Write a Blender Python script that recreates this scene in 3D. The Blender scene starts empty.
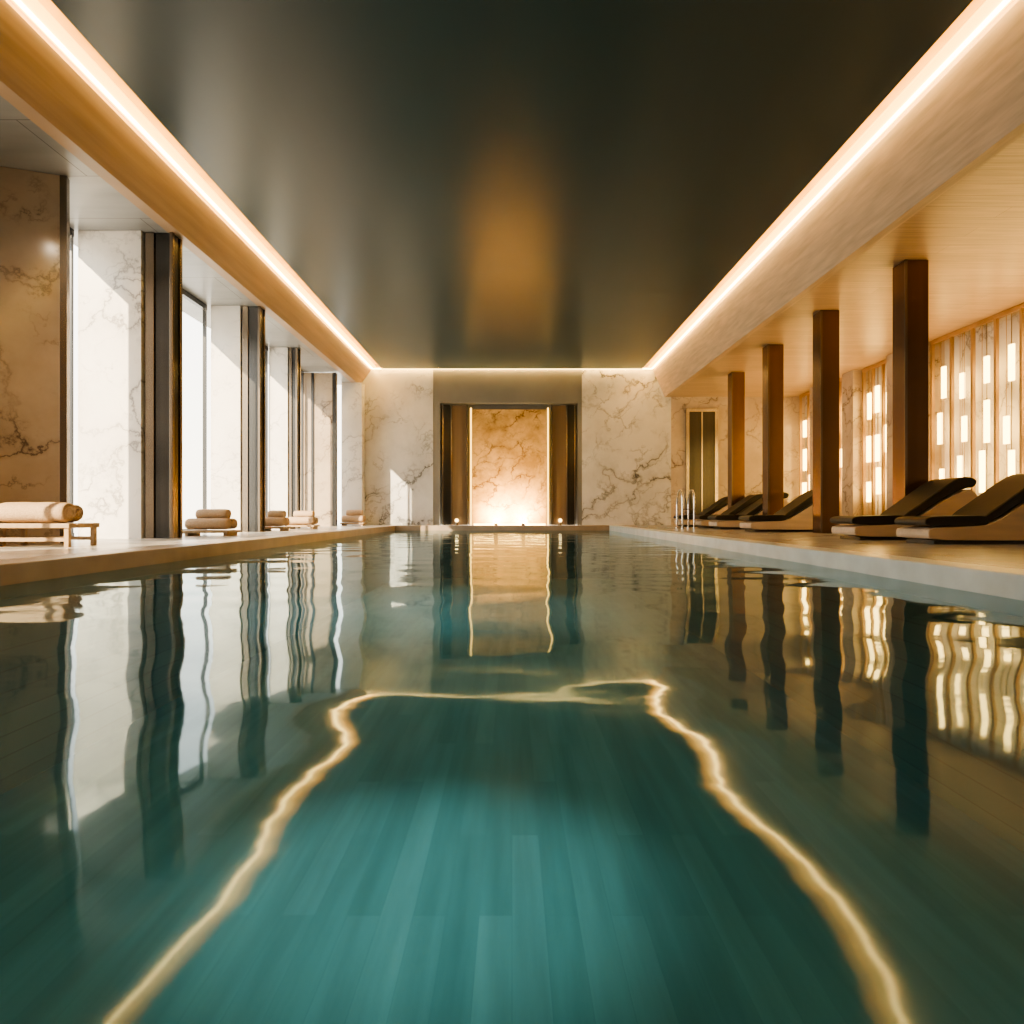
import bpy, bmesh, math, random
from mathutils import Vector, Matrix
random.seed(4)
S=bpy.context.scene

# ---------------- materials ----------------
def new_mat(name):
    m=bpy.data.materials.new(name); m.use_nodes=True
    nt=m.node_tree; b=nt.nodes['Principled BSDF']
    return m,nt,b
def N(nt,t,**kw):
    n=nt.nodes.new(t)
    for k,v in kw.items():
        if k in n.inputs: n.inputs[k].default_value=v
        else: setattr(n,k,v)
    return n
def coords(nt,scale=(1,1,1),rot=(0,0,0),loc=(0,0,0)):
    tc=N(nt,'ShaderNodeTexCoord'); mp=N(nt,'ShaderNodeMapping')
    mp.inputs['Scale'].default_value=scale; mp.inputs['Rotation'].default_value=rot; mp.inputs['Location'].default_value=loc
    nt.links.new(tc.outputs['Object'],mp.inputs['Vector']); return mp.outputs['Vector']
def ramp(nt,inp,stops):
    r=N(nt,'ShaderNodeValToRGB'); e=r.color_ramp.elements
    while len(e)>2: e.remove(e[-1])
    for i,(p,c) in enumerate(stops):
        if i<2: e[i].position=p; e[i].color=(*c,1)
        else:
            x=e.new(p); x.color=(*c,1)
    nt.links.new(inp,r.inputs['Fac']); return r.outputs['Color']
def mixc(nt,a,b,fac,mode='MIX'):
    m=N(nt,'ShaderNodeMix'); m.data_type='RGBA'; m.blend_type=mode
    for s,v in ((0,fac),(6,a),(7,b)):
        if isinstance(v,bpy.types.NodeSocket): nt.links.new(v,m.inputs[s])
        elif s==0: m.inputs[0].default_value=v
        else: m.inputs[s].default_value=(*v,1)
    return m.outputs[2]
def simple(name,col,rough=.5,metal=0,noise=.12,nscale=(3,3,3),bump=0,spec=.5):
    m,nt,b=new_mat(name)
    v=coords(nt,nscale); n=N(nt,'ShaderNodeTexNoise'); n.inputs['Scale'].default_value=1; n.inputs['Detail'].default_value=5
    nt.links.new(v,n.inputs['Vector'])
    c0=tuple(c*(1-noise) for c in col); c1=tuple(min(1,c*(1+noise)) for c in col)
    nt.links.new(ramp(nt,n.outputs['Fac'],[(.3,c0),(.7,c1)]),b.inputs['Base Color'])
    b.inputs['Roughness'].default_value=rough; b.inputs['Metallic'].default_value=metal
    b.inputs['Specular IOR Level'].default_value=spec
    if bump:
        bp=N(nt,'ShaderNodeBump'); bp.inputs['Strength'].default_value=bump; bp.inputs['Distance'].default_value=.01
        nt.links.new(n.outputs['Fac'],bp.inputs['Height']); nt.links.new(bp.outputs['Normal'],b.inputs['Normal'])
    return m
def marble(name,base,base2,vein,scale=.55,width=.02,rough=.18,rot=.5,seed=0):
    m,nt,b=new_mat(name)
    v=coords(nt,(scale,scale,scale),(0,rot,.4),(3+seed,1,7))
    wn=N(nt,'ShaderNodeTexNoise'); wn.inputs['Scale'].default_value=1.6; wn.inputs['Detail'].default_value=7; wn.inputs['Roughness'].default_value=.6
    nt.links.new(v,wn.inputs['Vector'])
    sub=N(nt,'ShaderNodeVectorMath',operation='SUBTRACT'); sub.inputs[1].default_value=(.5,.5,.5); nt.links.new(wn.outputs['Color'],sub.inputs[0])
    sc=N(nt,'ShaderNodeVectorMath',operation='SCALE'); sc.inputs['Scale'].default_value=1.1; nt.links.new(sub.outputs[0],sc.inputs[0])
    ad=N(nt,'ShaderNodeVectorMath',operation='ADD'); nt.links.new(v,ad.inputs[0]); nt.links.new(sc.outputs[0],ad.inputs[1])
    st=N(nt,'ShaderNodeMapping'); st.inputs['Scale'].default_value=(.62,1,1.5); nt.links.new(ad.outputs[0],st.inputs['Vector'])
    def vor(s):
        t=N(nt,'ShaderNodeTexVoronoi'); t.feature='DISTANCE_TO_EDGE'; t.inputs['Scale'].default_value=s; nt.links.new(st.outputs[0],t.inputs['Vector']); return t.outputs['Distance']
    n3=N(nt,'ShaderNodeTexNoise'); n3.inputs['Scale'].default_value=1.3; n3.inputs['Detail'].default_value=6; nt.links.new(v,n3.inputs['Vector'])
    n4=N(nt,'ShaderNodeTexNoise'); n4.inputs['Scale'].default_value=2.9; n4.inputs['Detail'].default_value=5; nt.links.new(v,n4.inputs['Vector'])
    f1=ramp(nt,vor(1.0),[(0,(1,1,1)),(width*.5,(.45,)*3),(width,(.16,)*3),(width*3.5,(0,0,0))])
    f2=ramp(nt,vor(2.7),[(0,(.6,)*3),(width*.7,(.18,)*3),(width*2.2,(0,0,0))])
    m1=ramp(nt,n3.outputs['Fac'],[(.40,(.03,)*3),(.60,(1,1,1))]); m2=ramp(nt,n4.outputs['Fac'],[(.46,(0,0,0)),(.62,(1,1,1))])
    f1=mixc(nt,(0,0,0),f1,m1); f2=mixc(nt,(0,0,0),f2,m2)
    c=ramp(nt,wn.outputs['Fac'],[(.35,base2),(.6,base)])
    c=mixc(nt,c,vein,f2); c=mixc(nt,c,vein,f1)
    nt.links.new(c,b.inputs['Base Color']); b.inputs['Roughness'].default_value=rough
    return m
def emis(name,col,st):
    m=bpy.data.materials.new(name); m.use_nodes=True; nt=m.node_tree
    b=nt.nodes['Principled BSDF']; b.inputs['Base Color'].default_value=(*col,1)
    b.inputs['Emission Color'].default_value=(*col,1); b.inputs['Emission Strength'].default_value=st
    return m
def planks(name,c1,c2,mortar,bw,rh,ms=.004,rough=.4,rot=(0,0,0),grain=None,spec=.5,bump=0):
    m,nt,b=new_mat(name)
    v=coords(nt,(1,1,1),rot)
    t=N(nt,'ShaderNodeTexBrick'); t.inputs['Scale'].default_value=1; t.inputs['Brick Width'].default_value=bw; t.inputs['Row Height'].default_value=rh
    t.inputs['Mortar Size'].default_value=ms; t.inputs['Color1'].default_value=(*c1,1); t.inputs['Color2'].default_value=(*c2,1); t.inputs['Mortar'].default_value=(*mortar,1)
    nt.links.new(v,t.inputs['Vector']); out=t.outputs['Color']
    if grain:
        gv=coords(nt,grain); n=N(nt,'ShaderNodeTexNoise'); n.inputs['Scale'].default_value=1; n.inputs['Detail'].default_value=7
        nt.links.new(gv,n.inputs['Vector'])
        g=ramp(nt,n.outputs['Fac'],[(.3,(.78,.78,.78)),(.7,(1.12,1.12,1.12))])
        out=mixc(nt,out,g,1.0,'MULTIPLY')
    nt.links.new(out,b.inputs['Base Color']); b.inputs['Roughness'].default_value=rough; b.inputs['Specular IOR Level'].default_value=spec
    return m
M_white=marble('marble_white',(.84,.81,.765),(.74,.71,.67),(.32,.30,.29),.5,.022)
M_back=marble('marble_back',(.77,.765,.76),(.60,.60,.60),(.085,.085,.09),.42,.030,rot=.75,seed=2)
M_beige=marble('marble_beige',(.64,.54,.43),(.52,.43,.35),(.16,.12,.10),.6,.022,seed=5)
M_part=marble('marble_tan',(.50,.40,.30),(.40,.32,.235),(.11,.08,.06),.55,.028,.15,seed=8)
M_gold=marble('marble_gold',(.76,.50,.23),(.48,.30,.12),(.14,.07,.03),1.1,.05,.25,seed=3)
M_ceil=simple('ceiling_lacquer',(.066,.098,.104),.31,.0,.12,(.6,.05,1),spec=.42)
M_soffL=planks('soffit_panels',(.36,.365,.36),(.34,.345,.34),(.12,.11,.10),3.4,1.2,.006,.3,grain=(.5,2,1))
M_soffR=planks('soffit_wood',(.58,.42,.27),(.50,.36,.23),(.30,.19,.1),4,.3,.003,.33,grain=(1.2,22,1))
M_bandL=simple('bulkhead_bronze',(.48,.33,.21),.45,0,.15,(1,.5,14))
M_bandR=simple('bulkhead_wood',(.60,.45,.31),.5,0,.16,(18,1.5,18))
M_cove=simple('cove_plaster',(.8,.70,.50),.7)
M_bronze=simple('bronze_metal',(.24,.20,.16),.22,.9,.1,(8,8,.2))
M_dark=simple('dark_metal',(.085,.085,.085),.2,.85,.15,(8,8,.2))
M_steel=simple('steel_trim',(.5,.47,.43),.18,1)
M_copper=simple('copper_cladding',(.19,.11,.07),.25,.75,.1,(8,8,.2))
M_deckL=planks('deck_stone',(.60,.57,.53),(.56,.53,.49),(.30,.26,.22),2.4,1.2,.006,.25,grain=(2,2,2))
M_deckR=planks('deck_stone_grey',(.35,.36,.365),(.32,.33,.335),(.2,.18,.16),2.4,1.2,.006,.25,grain=(2,2,2))
M_copL=simple('coping_stone_brown',(.36,.28,.21),.35)
M_copR=simple('coping_stone_grey',(.58,.64,.66),.3)
M_tile=planks('pool_tile',(.235,.35,.33),(.165,.275,.262),(.14,.24,.235),1.7,.16,.001,.35,rot=(0,0,math.pi/2),grain=(9,.6,1))
M_wood=simple('oak',(.42,.29,.17),.45,0,.15,(20,2,20))
M_body=simple('lounger_veneer',(.58,.46,.35),.35,0,.1,(2,14,14))
M_cush=simple('black_cushion',(.020,.019,.018),.42,0,.2,(30,30,30),.2)
M_towel=simple('towel_terry',(.52,.38,.26),.95,0,.12,(60,60,60),.8,spec=.1)
M_chrome=simple('chrome',(.75,.75,.74),.1,1)
M_led=emis('led_core',(1,.70,.24),20)
M_diff=emis('led_diffuser',(1,.52,.09),5)
M_led2=emis('led_niche',(1,.60,.14),3.5)
M_led3=emis('led_niche_base',(1,.66,.2),14)
M_bar=emis('light_bar',(1,.64,.19),9)
M_globe=emis('globe_glow',(1,.7,.3),6)
M_brass=simple('brass',(.60,.43,.25),.35,.8)

def thin(name,tint,rough,ior,bump=None):
    m=bpy.data.materials.new(name); m.use_nodes=True; nt=m.node_tree; nt.nodes.clear()
    o=N(nt,'ShaderNodeOutputMaterial'); mx=N(nt,'ShaderNodeMixShader'); fr=N(nt,'ShaderNodeFresnel'); fr.inputs['IOR'].default_value=ior
    tr=N(nt,'ShaderNodeBsdfTransparent'); tr.inputs[0].default_value=(*tint,1)
    df=N(nt,'ShaderNodeBsdfDiffuse'); df.inputs[0].default_value=(.038,.165,.185,1)
    body=N(nt,'ShaderNodeMixShader'); body.inputs[0].default_value=.26
    nt.links.new(tr.outputs[0],body.inputs[1]); nt.links.new(df.outputs[0],body.inputs[2])
    gl=N(nt,'ShaderNodeBsdfGlossy'); gl.inputs['Roughness'].default_value=rough; gl.inputs[0].default_value=(.74,.85,.90,1)
    nt.links.new(fr.outputs[0],mx.inputs[0]); nt.links.new(body.outputs[0],mx.inputs[1]); nt.links.new(gl.outputs[0],mx.inputs[2]); nt.links.new(mx.outputs[0],o.inputs[0])
    if bump:
        hs=None
        for (sc,loc,amp,det) in bump:
            v=coords(nt,sc,(0,0,0),loc); n=N(nt,'ShaderNodeTexNoise'); n.inputs['Scale'].default_value=1; n.inputs['Detail'].default_value=det
            nt.links.new(v,n.inputs['Vector'])
            mm=N(nt,'ShaderNodeMath',operation='MULTIPLY'); mm.inputs[1].default_value=amp; nt.links.new(n.outputs['Fac'],mm.inputs[0])
            if hs is None: hs=mm.outputs[0]
            else:
                a=N(nt,'ShaderNodeMath',operation='ADD'); nt.links.new(hs,a.inputs[0]); nt.links.new(mm.outputs[0],a.inputs[1]); hs=a.outputs[0]
        bp=N(nt,'ShaderNodeBump'); bp.inputs['Strength'].default_value=1; bp.inputs['Distance'].default_value=1
        nt.links.new(hs,bp.inputs['Height'])
        nt.links.new(bp.outputs['Normal'],gl.inputs['Normal']); nt.links.new(bp.outputs['Normal'],fr.inputs['Normal'])
    return m
def glassmat():
    m=bpy.data.materials.new('window_glass'); m.use_nodes=True; nt=m.node_tree; nt.nodes.clear()
    o=N(nt,'ShaderNodeOutputMaterial'); mx=N(nt,'ShaderNodeMixShader'); lw=N(nt,'ShaderNodeLayerWeight'); lw.inputs['Blend'].default_value=.12
    tr=N(nt,'ShaderNodeBsdfTransparent'); tr.inputs[0].default_value=(.95,.97,.97,1); gl=N(nt,'ShaderNodeBsdfGlossy'); gl.inputs['Roughness'].default_value=.02
    nt.links.new(lw.outputs['Fresnel'],mx.inputs[0]); nt.links.new(tr.outputs[0],mx.inputs[1]); nt.links.new(gl.outputs[0],mx.inputs[2]); nt.links.new(mx.outputs[0],o.inputs[0])
    return m
M_glass=glassmat()
M_water=thin('pool_water_surface',(.63,.86,.88),.045,1.29,[((1.35,1.9,1),(.3,.15,0),.0118,0),((5,8,1),(4,2,0),.0005,1)])

# ---------------- mesh helpers ----------------
def finish(me,name,mat,parent=None,bevel=0,smooth=False):
    o=bpy.data.objects.new(name,me); S.collection.objects.link(o)
    if mat: me.materials.append(mat)
    if parent: o.parent=parent
    if bevel:
        md=o.modifiers.new('b','BEVEL'); md.width=bevel; md.segments=3; md.limit_method='ANGLE'
    if smooth:
        for p in me.polygons: p.use_smooth=True
    return o
def addbox(bm,x0,x1,y0,y1,z0,z1):
    vs=[bm.verts.new(c) for c in ((x0,y0,z0),(x1,y0,z0),(x1,y1,z0),(x0,y1,z0),(x0,y0,z1),(x1,y0,z1),(x1,y1,z1),(x0,y1,z1))]
    for f in ((3,2,1,0),(4,5,6,7),(0,1,5,4),(1,2,6,5),(2,3,7,6),(3,0,4,7)): bm.faces.new([vs[i] for i in f])
def boxes(name,lst,mat,parent=None,bevel=0):
    bm=bmesh.new()
    for b in lst: addbox(bm,*b)
    me=bpy.data.meshes.new(name); bm.to_mesh(me); bm.free()
    return finish(me,name,mat,parent,bevel)
def box(name,*a,mat=None,parent=None,bevel=0): return boxes(name,[a],mat,parent,bevel)
def quad(name,cs,mat,parent=None):
    bm=bmesh.new(); bm.faces.new([bm.verts.new(c) for c in cs]); me=bpy.data.meshes.new(name); bm.to_mesh(me); bm.free()
    return finish(me,name,mat,parent)
def prism(name,pts,a0,a1,mat,axis='Y',parent=None,bevel=0,smooth=False):
    bm=bmesh.new()
    def P(p,t):
        return (p[0],t,p[1]) if axis=='Y' else ((p[0],p[1],t) if axis=='Z' else (t,p[0],p[1]))
    A=[bm.verts.new(P(p,a0)) for p in pts]; B=[bm.verts.new(P(p,a1)) for p in pts]
    n=len(pts)
    bm.faces.new(A); bm.faces.new(B[::-1])
    for i in range(n): bm.faces.new([A[i],B[i],B[(i+1)%n],A[(i+1)%n]])
    bmesh.ops.recalc_face_normals(bm,faces=bm.faces)
    me=bpy.data.meshes.new(name); bm.to_mesh(me); bm.free()
    return finish(me,name,mat,parent,bevel,smooth)
def empty(name,loc=(0,0,0)):
    e=bpy.data.objects.new(name,None); S.collection.objects.link(e); e.location=loc; return e
def tube(name,pts,r,mat,parent=None):
    c=bpy.data.curves.new(name,'CURVE'); c.dimensions='3D'; c.bevel_depth=r; c.bevel_resolution=4
    s=c.splines.new('NURBS'); s.points.add(len(pts)-1)
    for p,q in zip(s.points,pts): p.co=(*q,1)
    s.use_endpoint_u=True; s.order_u=3
    o=bpy.data.objects.new(name,c); S.collection.objects.link(o); c.materials.append(mat)
    if parent:o.parent=parent
    return o
def cyl(name,x,y,z0,z1,r,mat,parent=None,seg=32,r2=None):
    bm=bmesh.new(); bmesh.ops.create_cone(bm,cap_ends=True,segments=seg,radius1=r,radius2=r if r2 is None else r2,depth=z1-z0,matrix=Matrix.Translation((x,y,(z0+z1)/2)))
    me=bpy.data.meshes.new(name); bm.to_mesh(me); bm.free(); return finish(me,name,mat,parent)

# ---------------- dimensions ----------------
D=22.0; YB=-5.0
ZC=4.85; ZL=4.40; ZR=4.03; WZ=-.15
PL,PR=-3.55,2.95; PE=21.2
# deck
box('floor_left',-6.6,PL-.35,YB,D,-.25,0,mat=M_deckL)
box('floor_right',PR+.30,9.2,YB,D,-.25,0,mat=M_deckR)
box('floor_far',PL-.35,PR+.30,PE+.3,D,-.25,0,mat=M_deckL)
box('trim_1',PL-.35,PL,YB,PE+.3,-.25,0,mat=M_copL,bevel=.012)
box('trim_2',PR,PR+.30,YB,PE+.3,-.25,0,mat=M_copR,bevel=.012)
box('trim_3',PL,PR,PE,PE+.3,-.25,0,mat=M_copL,bevel=.012)
# pool
pool=empty('swimming_pool')
box('basin_floor',PL-.2,PR+.2,YB,PE+.2,-1.8,-1.6,mat=M_tile,parent=pool)
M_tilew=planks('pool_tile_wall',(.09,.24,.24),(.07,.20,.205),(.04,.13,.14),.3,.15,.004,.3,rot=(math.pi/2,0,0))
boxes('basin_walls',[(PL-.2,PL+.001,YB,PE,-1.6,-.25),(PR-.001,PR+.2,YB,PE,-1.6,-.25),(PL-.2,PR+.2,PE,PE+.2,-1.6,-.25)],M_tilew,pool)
quad('water_surface',((PL,YB,WZ),(PR,YB,WZ),(PR,PE,WZ),(PL,PE,WZ)),M_water,pool)

# ceiling
box('ceiling',-4.04,4.04,YB,D-.28,ZC,ZC+.05,mat=M_ceil)
cove=empty('cove_light')
box('cove_top',-4.9,4.9,YB,D,ZC+.2,ZC+.26,mat=M_cove,parent=cove)
boxes('led_diffuser',[(-4.435,-4.23,YB,D-.06,ZC+.05,ZC+.08),(4.23,4.435,YB,D-.06,ZC+.05,ZC+.08),(-4.23,4.23,D-.16,D-.05,ZC+.05,ZC+.08)],M_diff,cove)
boxes('led_core',[(-4.40,-4.355,YB,D-.08,ZC+.035,ZC+.049),(4.355,4.40,YB,D-.08,ZC+.035,ZC+.049),(-4.35,4.35,D-.12,D-.08,ZC+.035,ZC+.049)],M_led,cove)
prism('bulkhead_left',[(-4.44,ZC+.22),(-4.44,ZC+.0),(-4.78,ZL),(-4.95,ZL),(-4.95,ZC+.22)],YB,D,M_bandL)
prism('bulkhead_right',[(4.44,ZC+.22),(4.44,ZC+.0),(4.80,ZR),(4.95,ZR),(4.95,ZC+.22)],YB,D,M_bandR)
box('ceiling_left',-6.6,-4.95,YB,D,ZL+.005,ZL+.2,mat=M_soffL)
box('ceiling_right',4.95,9.2,YB,D,ZR+.005,ZR+.2,mat=M_soffR)

# back wall with niche
NX0,NX1=-2.48,2.2
boxes('wall_back',[(-4.95,NX0,D,D+.5,-.25,5.1),(NX1,5.0,D,D+.5,-.25,5.1)],M_back)
M_sur=simple('niche_surround',(.28,.28,.275),.28,.3,.1,(1,1,1))
boxes('wall_niche',[(NX0,NX1,D+.03,D+.5,3.84,5.1),(NX0,-2.26,D+.03,D+.5,0,3.84),(2.06,NX1,D+.03,D+.5,0,3.84)],M_sur)
box('wall_niche_back',-2.26,2.06,D+.42,D+.5,0,3.84,mat=M_sur)
M_leaf=simple('door_bronze_leaf',(.26,.195,.135),.3,.6,.1,(8,8,.2))
for nm,(a,b),s in (('door_1',(-2.2,-1.40),1),('door_2',(1.24,2.0),-1)):
    d=empty(nm)
    w=b-a
    box('leaf',a,b,D+.15,D+.2,0,3.78,mat=M_leaf,parent=d)
    o0,o1=(a,a+w*.36) if s>0 else (b-w*.36,b)
    boxes('dark_leaf',[(o0,o1,D+.11,D+.149,0,3.8)],M_dark,d)
    m0=o1 if s>0 else o0
    boxes('frame',[(m0-.02,m0+.02,D+.09,D+.149,0,3.8),(a,a+.03,D+.09,D+.149,0,3.8),(b-.03,b,D+.09,D+.149,0,3.8)],M_steel,d)
gp=empty('lit_stone_panel')
box('slab',-1.26,1.10,D+.18,D+.26,0,3.66,mat=M_gold,parent=gp)
boxes('edge_led',[(-1.33,-1.28,D+.22,D+.25,0,3.72),(1.12,1.17,D+.22,D+.25,0,3.72)],M_led2,gp)
box('base_led',-1.2,1.05,D+.06,D+.12,0,.04,mat=M_led3,parent=gp)
for x in (-1.72,1.50):
    g=empty('globe_lamp')
    cyl('base',x,D-.25,0,.10,.06,M_bronze,g,r2=.03)
    bm=bmesh.new(); bmesh.ops.create_uvsphere(bm,u_segments=24,v_segments=14,radius=.055,matrix=Matrix.Translation((x,D-.25,.15)))
    me=bpy.data.meshes.new('globe'); bm.to_mesh(me); bm.free(); finish(me,'globe',M_globe,g,smooth=True)

# back wall right part (beyond bulkhead)
box('wall_back_right',5.0,9.2,D,D+.5,-.25,4.1,mat=M_beige)
d=empty('door_3')
boxes('leaf',[(5.55,6.35,D-.06,D-.005,0,3.55)],M_dark,d)
boxes('frame',[(5.45,5.55,D-.1,D-.005,0,3.65),(6.35,6.45,D-.1,D-.005,0,3.65),(5.55,6.35,D-.1,D-.005,3.55,3.65),(5.93,5.97,D-.09,D-.06,0,3.55)],M_steel,d)
# other walls
box('wall_right',9.2,9.4,YB,D,-.25,4.23,mat=M_white)
box('wall_front',-6.6,9.4,YB-.2,YB,-1.8,5.1,mat=M_beige)
boxes('wall_left',[(-6.6,-6.35,YB,3.4,0,ZL),(-6.6,-6.35,6.0,8.1,0,ZL)],M_beige)

# ---------------- left side ----------------
prism('marble_partition',[(-6.20,8.05),(-5.41,8.37),(-5.44,8.45),(-6.23,8.13)],0,ZL,M_part,'Z')
prism('bronze_post',[(-5.40,8.36),(-5.33,8.38),(-5.37,8.50),(-5.44,8.48)],0,ZL,M_bronze,'Z')
def pier(name,x0,x1,y0,y1,m=M_white): return box(name,x0,x1,y0,y1,0,ZL,mat=m)
def column(x0,x1,y0,y1):
    c=empty('bronze_column')
    w=x1-x0
    box('core',x0+.03,x1-.02,y0+.03,y1-.02,0,ZL,mat=M_dark,parent=c)
    boxes('flanges',[(x0,x0+w*.32,y0,y1,0,ZL),(x1-.05,x1,y0+.0,y0+.06,0,ZL),(x1-.05,x1,y1-.06,y1,0,ZL)],M_bronze,c,.006)
    return c
pier('marble_pier',-6.20,-5.30,10.0,10.35)
column(-5.27,-4.87,10.05,10.35)
pier('marble_pier',-5.85,-5.28,13.6,13.95)
column(-5.25,-4.90,13.62,13.92)
pier('marble_pier',-5.90,-5.45,17.0,17.35)
column(-5.42,-5.22,17.02,17.3)
pier('marble_pier',-5.25,-4.62,21.55,21.95)
sp=empty('folding_screen')
boxes('panels',[(-6.3,-5.73,20.0,20.08,0,4.38),(-5.66,-5.12,20.0,20.08,0,4.38)],M_part,sp)
boxes('stiles',[(-6.38,-6.3,19.97,20.1,0,4.38),(-5.73,-5.66,19.97,20.1,0,4.38),(-5.12,-5.02,19.95,20.12,0,4.38)],M_dark,sp)
wi=1
def window(x,y0,y1,nm=1,trans=()):
    global wi
    w=empty('window_%d'%wi); wi+=1
    fr=[(x-.04,x+.04,y0,y1,0,.08),(x-.04,x+.04,y0,y1,ZL-.1,ZL)]
    for i in range(nm+1):
        y=y0+(y1-y0-.05)*i/nm; fr.append((x-.03,x+.03,y,y+.05,.08,ZL-.1))
    for t in trans: fr.append((x-.03,x+.03,y0+.06,y1,t,t+.05))
    boxes('frame',fr,M_dark,w)
    quad('glass',((x,y0+.05,.08),(x,y1-.05,.08),(x,y1-.05,ZL-.1),(x,y0+.05,ZL-.1)),M_glass,w)
window(-6.28,8.15,9.98,1)
window(-5.95,10.36,13.58,2)
window(-5.95,13.97,16.98,2)
window(-5.95,17.37,19.9,2)
window(-5.95,20.2,21.98,1)
window(-6.45,3.42,5.98,2)  # added out of view, lets daylight onto the near left soffit
box('terrace_ground',-40,-6.62,-20,45,-.4,-.05,mat=M_deckL)

# bench + towels
def towel_roll(name,c,length,r,axis,parent,sq=.85):
    bm=bmesh.new(); prof=[(0,.0),(0.0,.35),(.015,.42),(.0,.5),(-.0,.68),(.012,.74),(0,.80),(.02,.93),(.06,1.0)]
    rings=[]; L=length
    seq=[(p[0]*1.0,p[1]) for p in prof]+[(L*.33,1.03),(L*.5,.99),(L*.66,1.03)]+[(L-p[0],p[1]) for p in prof[::-1]]
    seg=28; ph=random.random()*6
    for (t,k) in seq:
        ring=[]
        for i in range(seg):
            a=2*math.pi*i/seg; rr=r*k*(1+.04*math.sin(2*a+ph)+(.05 if i==3 else 0)); 
            u=t-L/2; p=(u,rr*math.cos(a),rr*math.sin(a)*sq)
            if axis=='Y': p=(p[1],p[0],p[2])
            ring.append(bm.verts.new((c[0]+p[0],c[1]+p[1],c[2]+p[2])))
        rings.append(ring)
    for a,b in zip(rings,rings[1:]):
        for i in range(seg): bm.faces.new([a[i],a[(i+1)%seg],b[(i+1)%seg],b[i]])
    bmesh.ops.remove_doubles(bm,verts=bm.verts,dist=1e-5); bmesh.ops.recalc_face_normals(bm,faces=bm.faces)
    me=bpy.data.meshes.new(name); bm.to_mesh(me); bm.free()
    return finish(me,name,M_towel,parent,smooth=True)
def bench(x0,x1,y0,y1,h,t=.05):
    b=empty('wooden_bench')
    boxes('seat',[(x0,x1,y0,y0+.13,h-t,h),(x0,x1,y0+.15,y1-.15,h-t,h),(x0,x1,y1-.13,y1,h-t,h)],M_wood,b,.008)
    boxes('legs',[(a,a+.05,c,c+.05,0,h-t) for a in (x0+.02,x1-.07) for c in (y0+.02,y1-.07)],M_wood,b,.005)
    boxes('rails',[(x0+.07,x1-.07,y0+.03,y0+.06,.06,.1),(x0+.07,x1-.07,y1-.06,y1-.03,.06,.1)],M_wood,b)
    return b
def stack(specs):
    e=empty('rolled_towels')
    for i,(c,l,r,ax) in enumerate(specs): towel_roll('roll_%d'%(i+1),c,l,r,ax,e)
bench(-5.52,-4.65,7.35,7.9,.25)
bench(-6.20,-5.60,7.3,7.8,.22)
stack([((-5.10,7.50,.25+.118),.74,.132,'X'),((-5.12,7.76,.25+.108),.62,.12,'X')])
stack([((-5.88,7.42,.22+.10),.46,.11,'X'),((-5.88,7.66,.22+.10),.44,.11,'X')])
def plinth(x,y,w,d):
    b=empty('low_towel_stand')
    box('top',x-w/2,x+w/2,y-d/2,y+d/2,.05,.09,mat=M_wood,parent=b,bevel=.006)
    boxes('feet',[(x-w/2+.04,x-w/2+.09,y-d/2+.03,y+d/2-.03,0,.05),(x+w/2-.09,x+w/2-.04,y-d/2+.03,y+d/2-.03,0,.05)],M_wood,b)
for (x,y,w) in ((-4.85,11.3,.74),(-4.9,14.5,.5),(-4.9,16.4,.66),(-4.75,21.0,.7)):
    plinth(x,y,w,.5)
    r=.105 if y<20 else .12
    stack([((x,y-.12,.10+r*.88),w*.92,r,'X'),((x,y+.12,.10+r*.88),w*.92,r,'X'),((x+.03,y,.10+r*2.35),w*.7,r*.9,'X')])

# ---------------- right side ----------------
def sqcol(x,y,w=.34):
    c=empty('square_column')
    box('shaft',x-w/2,x+w/2,y-w/2,y+w/2,0,ZR,mat=M_copper,parent=c,bevel=.006)
    boxes('corner_trim',[(x-w/2-.006,x-w/2+.03,y-w/2-.008,y-w/2+.02,0,ZR)],M_bronze,c)
for x,y in ((5.86,10.3),(5.74,12.8),(5.72,15.35),(5.86,18.3)): sqcol(x,y)

def sm(pts,it=2):
    for _ in range(it):
        q=[]
        for i in range(len(pts)):
            a=pts[i]; b=pts[(i+1)%len(pts)]
            q+=[(a[0]*.75+b[0]*.25,a[1]*.75+b[1]*.25),(a[0]*.25+b[0]*.75,a[1]*.25+b[1]*.75)]
        pts=q
    return pts
def lounger(x,y,w=.68):
    e=empty('chaise_lounger',(x,y,0))
    body=[(.02,.05),(.0,.12),(.02,.19),(.30,.20),(.62,.21),(.80,.27),(1.0,.40),(1.25,.56),(1.50,.68),(1.60,.67),(1.72,.45),(1.86,.22),(1.96,.08),(1.93,.05),(1.5,.045),(.8,.045)]
    prism('body',sm(body,1),-w/2,w/2,M_body,parent=e,bevel=.012)
    box('plinth',.10,1.82,-w/2+.06,w/2-.06,0,.046,mat=M_dark,parent=e)
    foot=[(-.01,.215),(-.03,.26),(.0,.31),(.12,.325),(.45,.33),(.66,.335),(.72,.30),(.70,.225),(.62,.215),(.3,.205)]
    prism('seat_cushion',sm(foot,2),-w/2+.01,w/2-.01,M_cush,parent=e,bevel=.02,smooth=False)
    back=[(.70,.25),(.66,.30),(.70,.36),(.88,.48),(1.1,.64),(1.32,.79),(1.45,.85),(1.6,.84),(1.66,.78),(1.6,.70),(1.48,.695),(1.25,.585),(1.0,.425),(.80,.29)]
    prism('back_cushion',sm(back,2),-w/2+.01,w/2-.01,M_cush,parent=e,bevel=.02)
    return e
for x,y in ((4.76,8.35),(4.55,9.65),(4.62,13.9),(4.62,16.15),(4.62,17.5),(4.62,19.6)): lounger(x,y)

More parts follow.
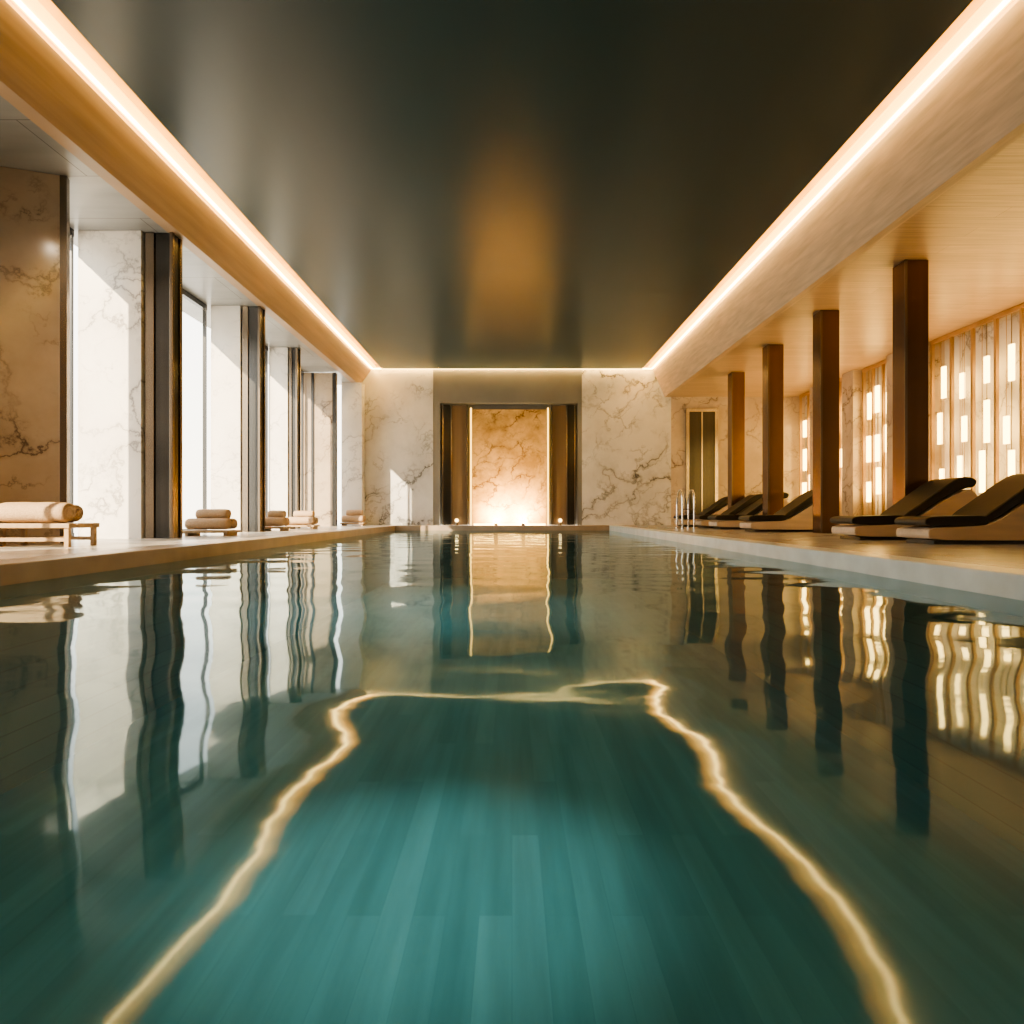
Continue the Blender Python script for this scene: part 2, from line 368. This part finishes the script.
# light screens along right wall
def screen(y0,y1,nposts,x=8.95,z0=.6,rows=3,bw=.03):
    e=empty('lit_slat_screen')
    posts=[];bars=[]
    for i in range(nposts):
        y=y0+(y1-y0)*i/(nposts-1)
        posts.append((x-.03,x+.03,y-.03,y+.03,0,ZR))
        if i<nposts-1:
            dy=(y1-y0)/(nposts-1)
            for k in range(rows):
                z=z0+.2+k*(2.85/rows)+random.uniform(-.15,.15)
                h=random.choice((.5,.65,.8))
                yy=y+dy*random.choice((.4,.5,.6))
                bars.append((x-.02,x+.02,yy-bw,yy+bw,z,z+h))
    boxes('posts',posts,M_brass,e); boxes('rails',[(x-.035,x+.035,y0-.02,y1+.02,0,.08),(x-.035,x+.035,y0-.02,y1+.02,ZR-.08,ZR)],M_brass,e)
    boxes('light_bars',bars,M_bar,e)
    boxes('wires',[(x-.004,x+.004,(b[2]+b[3])/2-.004,(b[2]+b[3])/2+.004,.08,ZR-.08) for b in bars],M_brass,e)
screen(9.0,14.9,10,rows=3,bw=.06)
screen(16.4,17.8,4,bw=.08)
screen(18.6,19.6,3,bw=.11)
screen(20.6,21.7,3,bw=.12)
for y0,y1 in ((15.0,16.3),(17.9,18.5),(19.7,20.5)):
    box('marble_fin',8.72,9.19,y0,y1,0,ZR,mat=M_beige)

# pool handrail
lad=empty('pool_handrail')
for i,x in enumerate((4.1,4.38)):
    y=17.0
    tube('rail_%d'%(i+1),[(x-.02,y-.25,0.0),(x-.02,y-.25,.6),(x-.02,y-.2,.9),(x-.02,y+.1,.95),(x-.02,y+.3,.75),(x-.02,y+.3,.4),(x-.02,y+.3,0)],.024,M_chrome,lad)
    cyl('flange_%d'%(i+1),x-.02,y-.25,0,.02,.05,M_chrome,lad); cyl('flange_b%d'%(i+1),x-.02,y+.3,0,.02,.05,M_chrome,lad)
boxes('rungs',[(4.08,4.36,16.735,16.765,z,z+.025) for z in (.2,.45)],M_chrome,lad)

# ---------------- lights ----------------
def light(t,name,loc,energy,col,rot=None,**kw):
    l=bpy.data.lights.new(name,t); l.energy=energy; l.color=col
    for k,v in kw.items(): setattr(l,k,v)
    o=bpy.data.objects.new(name,l); S.collection.objects.link(o); o.location=loc
    if rot is not None:
        o.rotation_euler=Vector(rot).to_track_quat('-Z','Y').to_euler()
    return o
light('SUN','sun_light',(-20,-20,15),13,(1,.78,.50),(1,1.7,-.95),angle=.01)
WARM=(1,.59,.26)
for y in (9.5,12,14.5,17,19.5):
    light('SPOT','soffit_fill_right',(8.3,y,.12),160,WARM,(-.1,0,1),spot_size=2.2,spot_blend=1,shadow_soft_size=0.02)  # added fill spots that warm up the right soffit
    cyl('soffit_fill_fixture',8.3,y,0,.08,.07,M_dark)  # made-up housing for the added soffit spot
for x in (-.5,.35):
    light('SPOT','niche_uplight',(x,D-.30,.1),520,(1,.64,.24),(0,.5,.5),spot_size=2.6,spot_blend=1,shadow_soft_size=.02)
    cyl('niche_fixture',x,D-.30,0,.06,.06,M_dark)
light('SPOT','partition_fill',(-5.0,5.8,4.35),60,(1,.80,.58),(-.25,.9,-1.1),spot_size=1.3,spot_blend=1,shadow_soft_size=0)  # added fill spot, brightens the partition and benches
for y,e,sz in ((3.7,1700,.5),(1.5,240,1.4),(6,300,1.4),(10.5,380,1.4),(15,380,1.4),(19,320,1.3)):
    light('SPOT','pool_floor_fill',(-.5,y,4.7),e,(.90,1,1),(0,0,-1),spot_size=sz,spot_blend=1,shadow_soft_size=0)  # added overhead fill without fixtures, brightens the pool floor

w=bpy.data.worlds.new('world'); S.world=w; w.use_nodes=True
nt=w.node_tree; bg=nt.nodes['Background']
tc=nt.nodes.new('ShaderNodeTexCoord'); sx=nt.nodes.new('ShaderNodeSeparateXYZ'); nt.links.new(tc.outputs['Generated'],sx.inputs[0])
r=ramp(nt,sx.outputs['Z'],[(0,(1,.88,.70)),(.5,(.90,.92,.92))]); nt.links.new(r,bg.inputs[0]); bg.inputs[1].default_value=3.9

cam=bpy.data.cameras.new('camera'); co=bpy.data.objects.new('camera',cam); S.collection.objects.link(co)
co.location=(0,0,.35); co.rotation_euler=(math.pi/2,0,0); cam.lens=700/1024*36; cam.sensor_width=36; cam.shift_y=2/1024; cam.clip_end=200; cam.clip_start=.02
S.camera=co
S.view_settings.view_transform='AgX'
try: S.view_settings.look='AgX - Medium High Contrast'
except Exception as e: print(e)
S.view_settings.exposure=.3
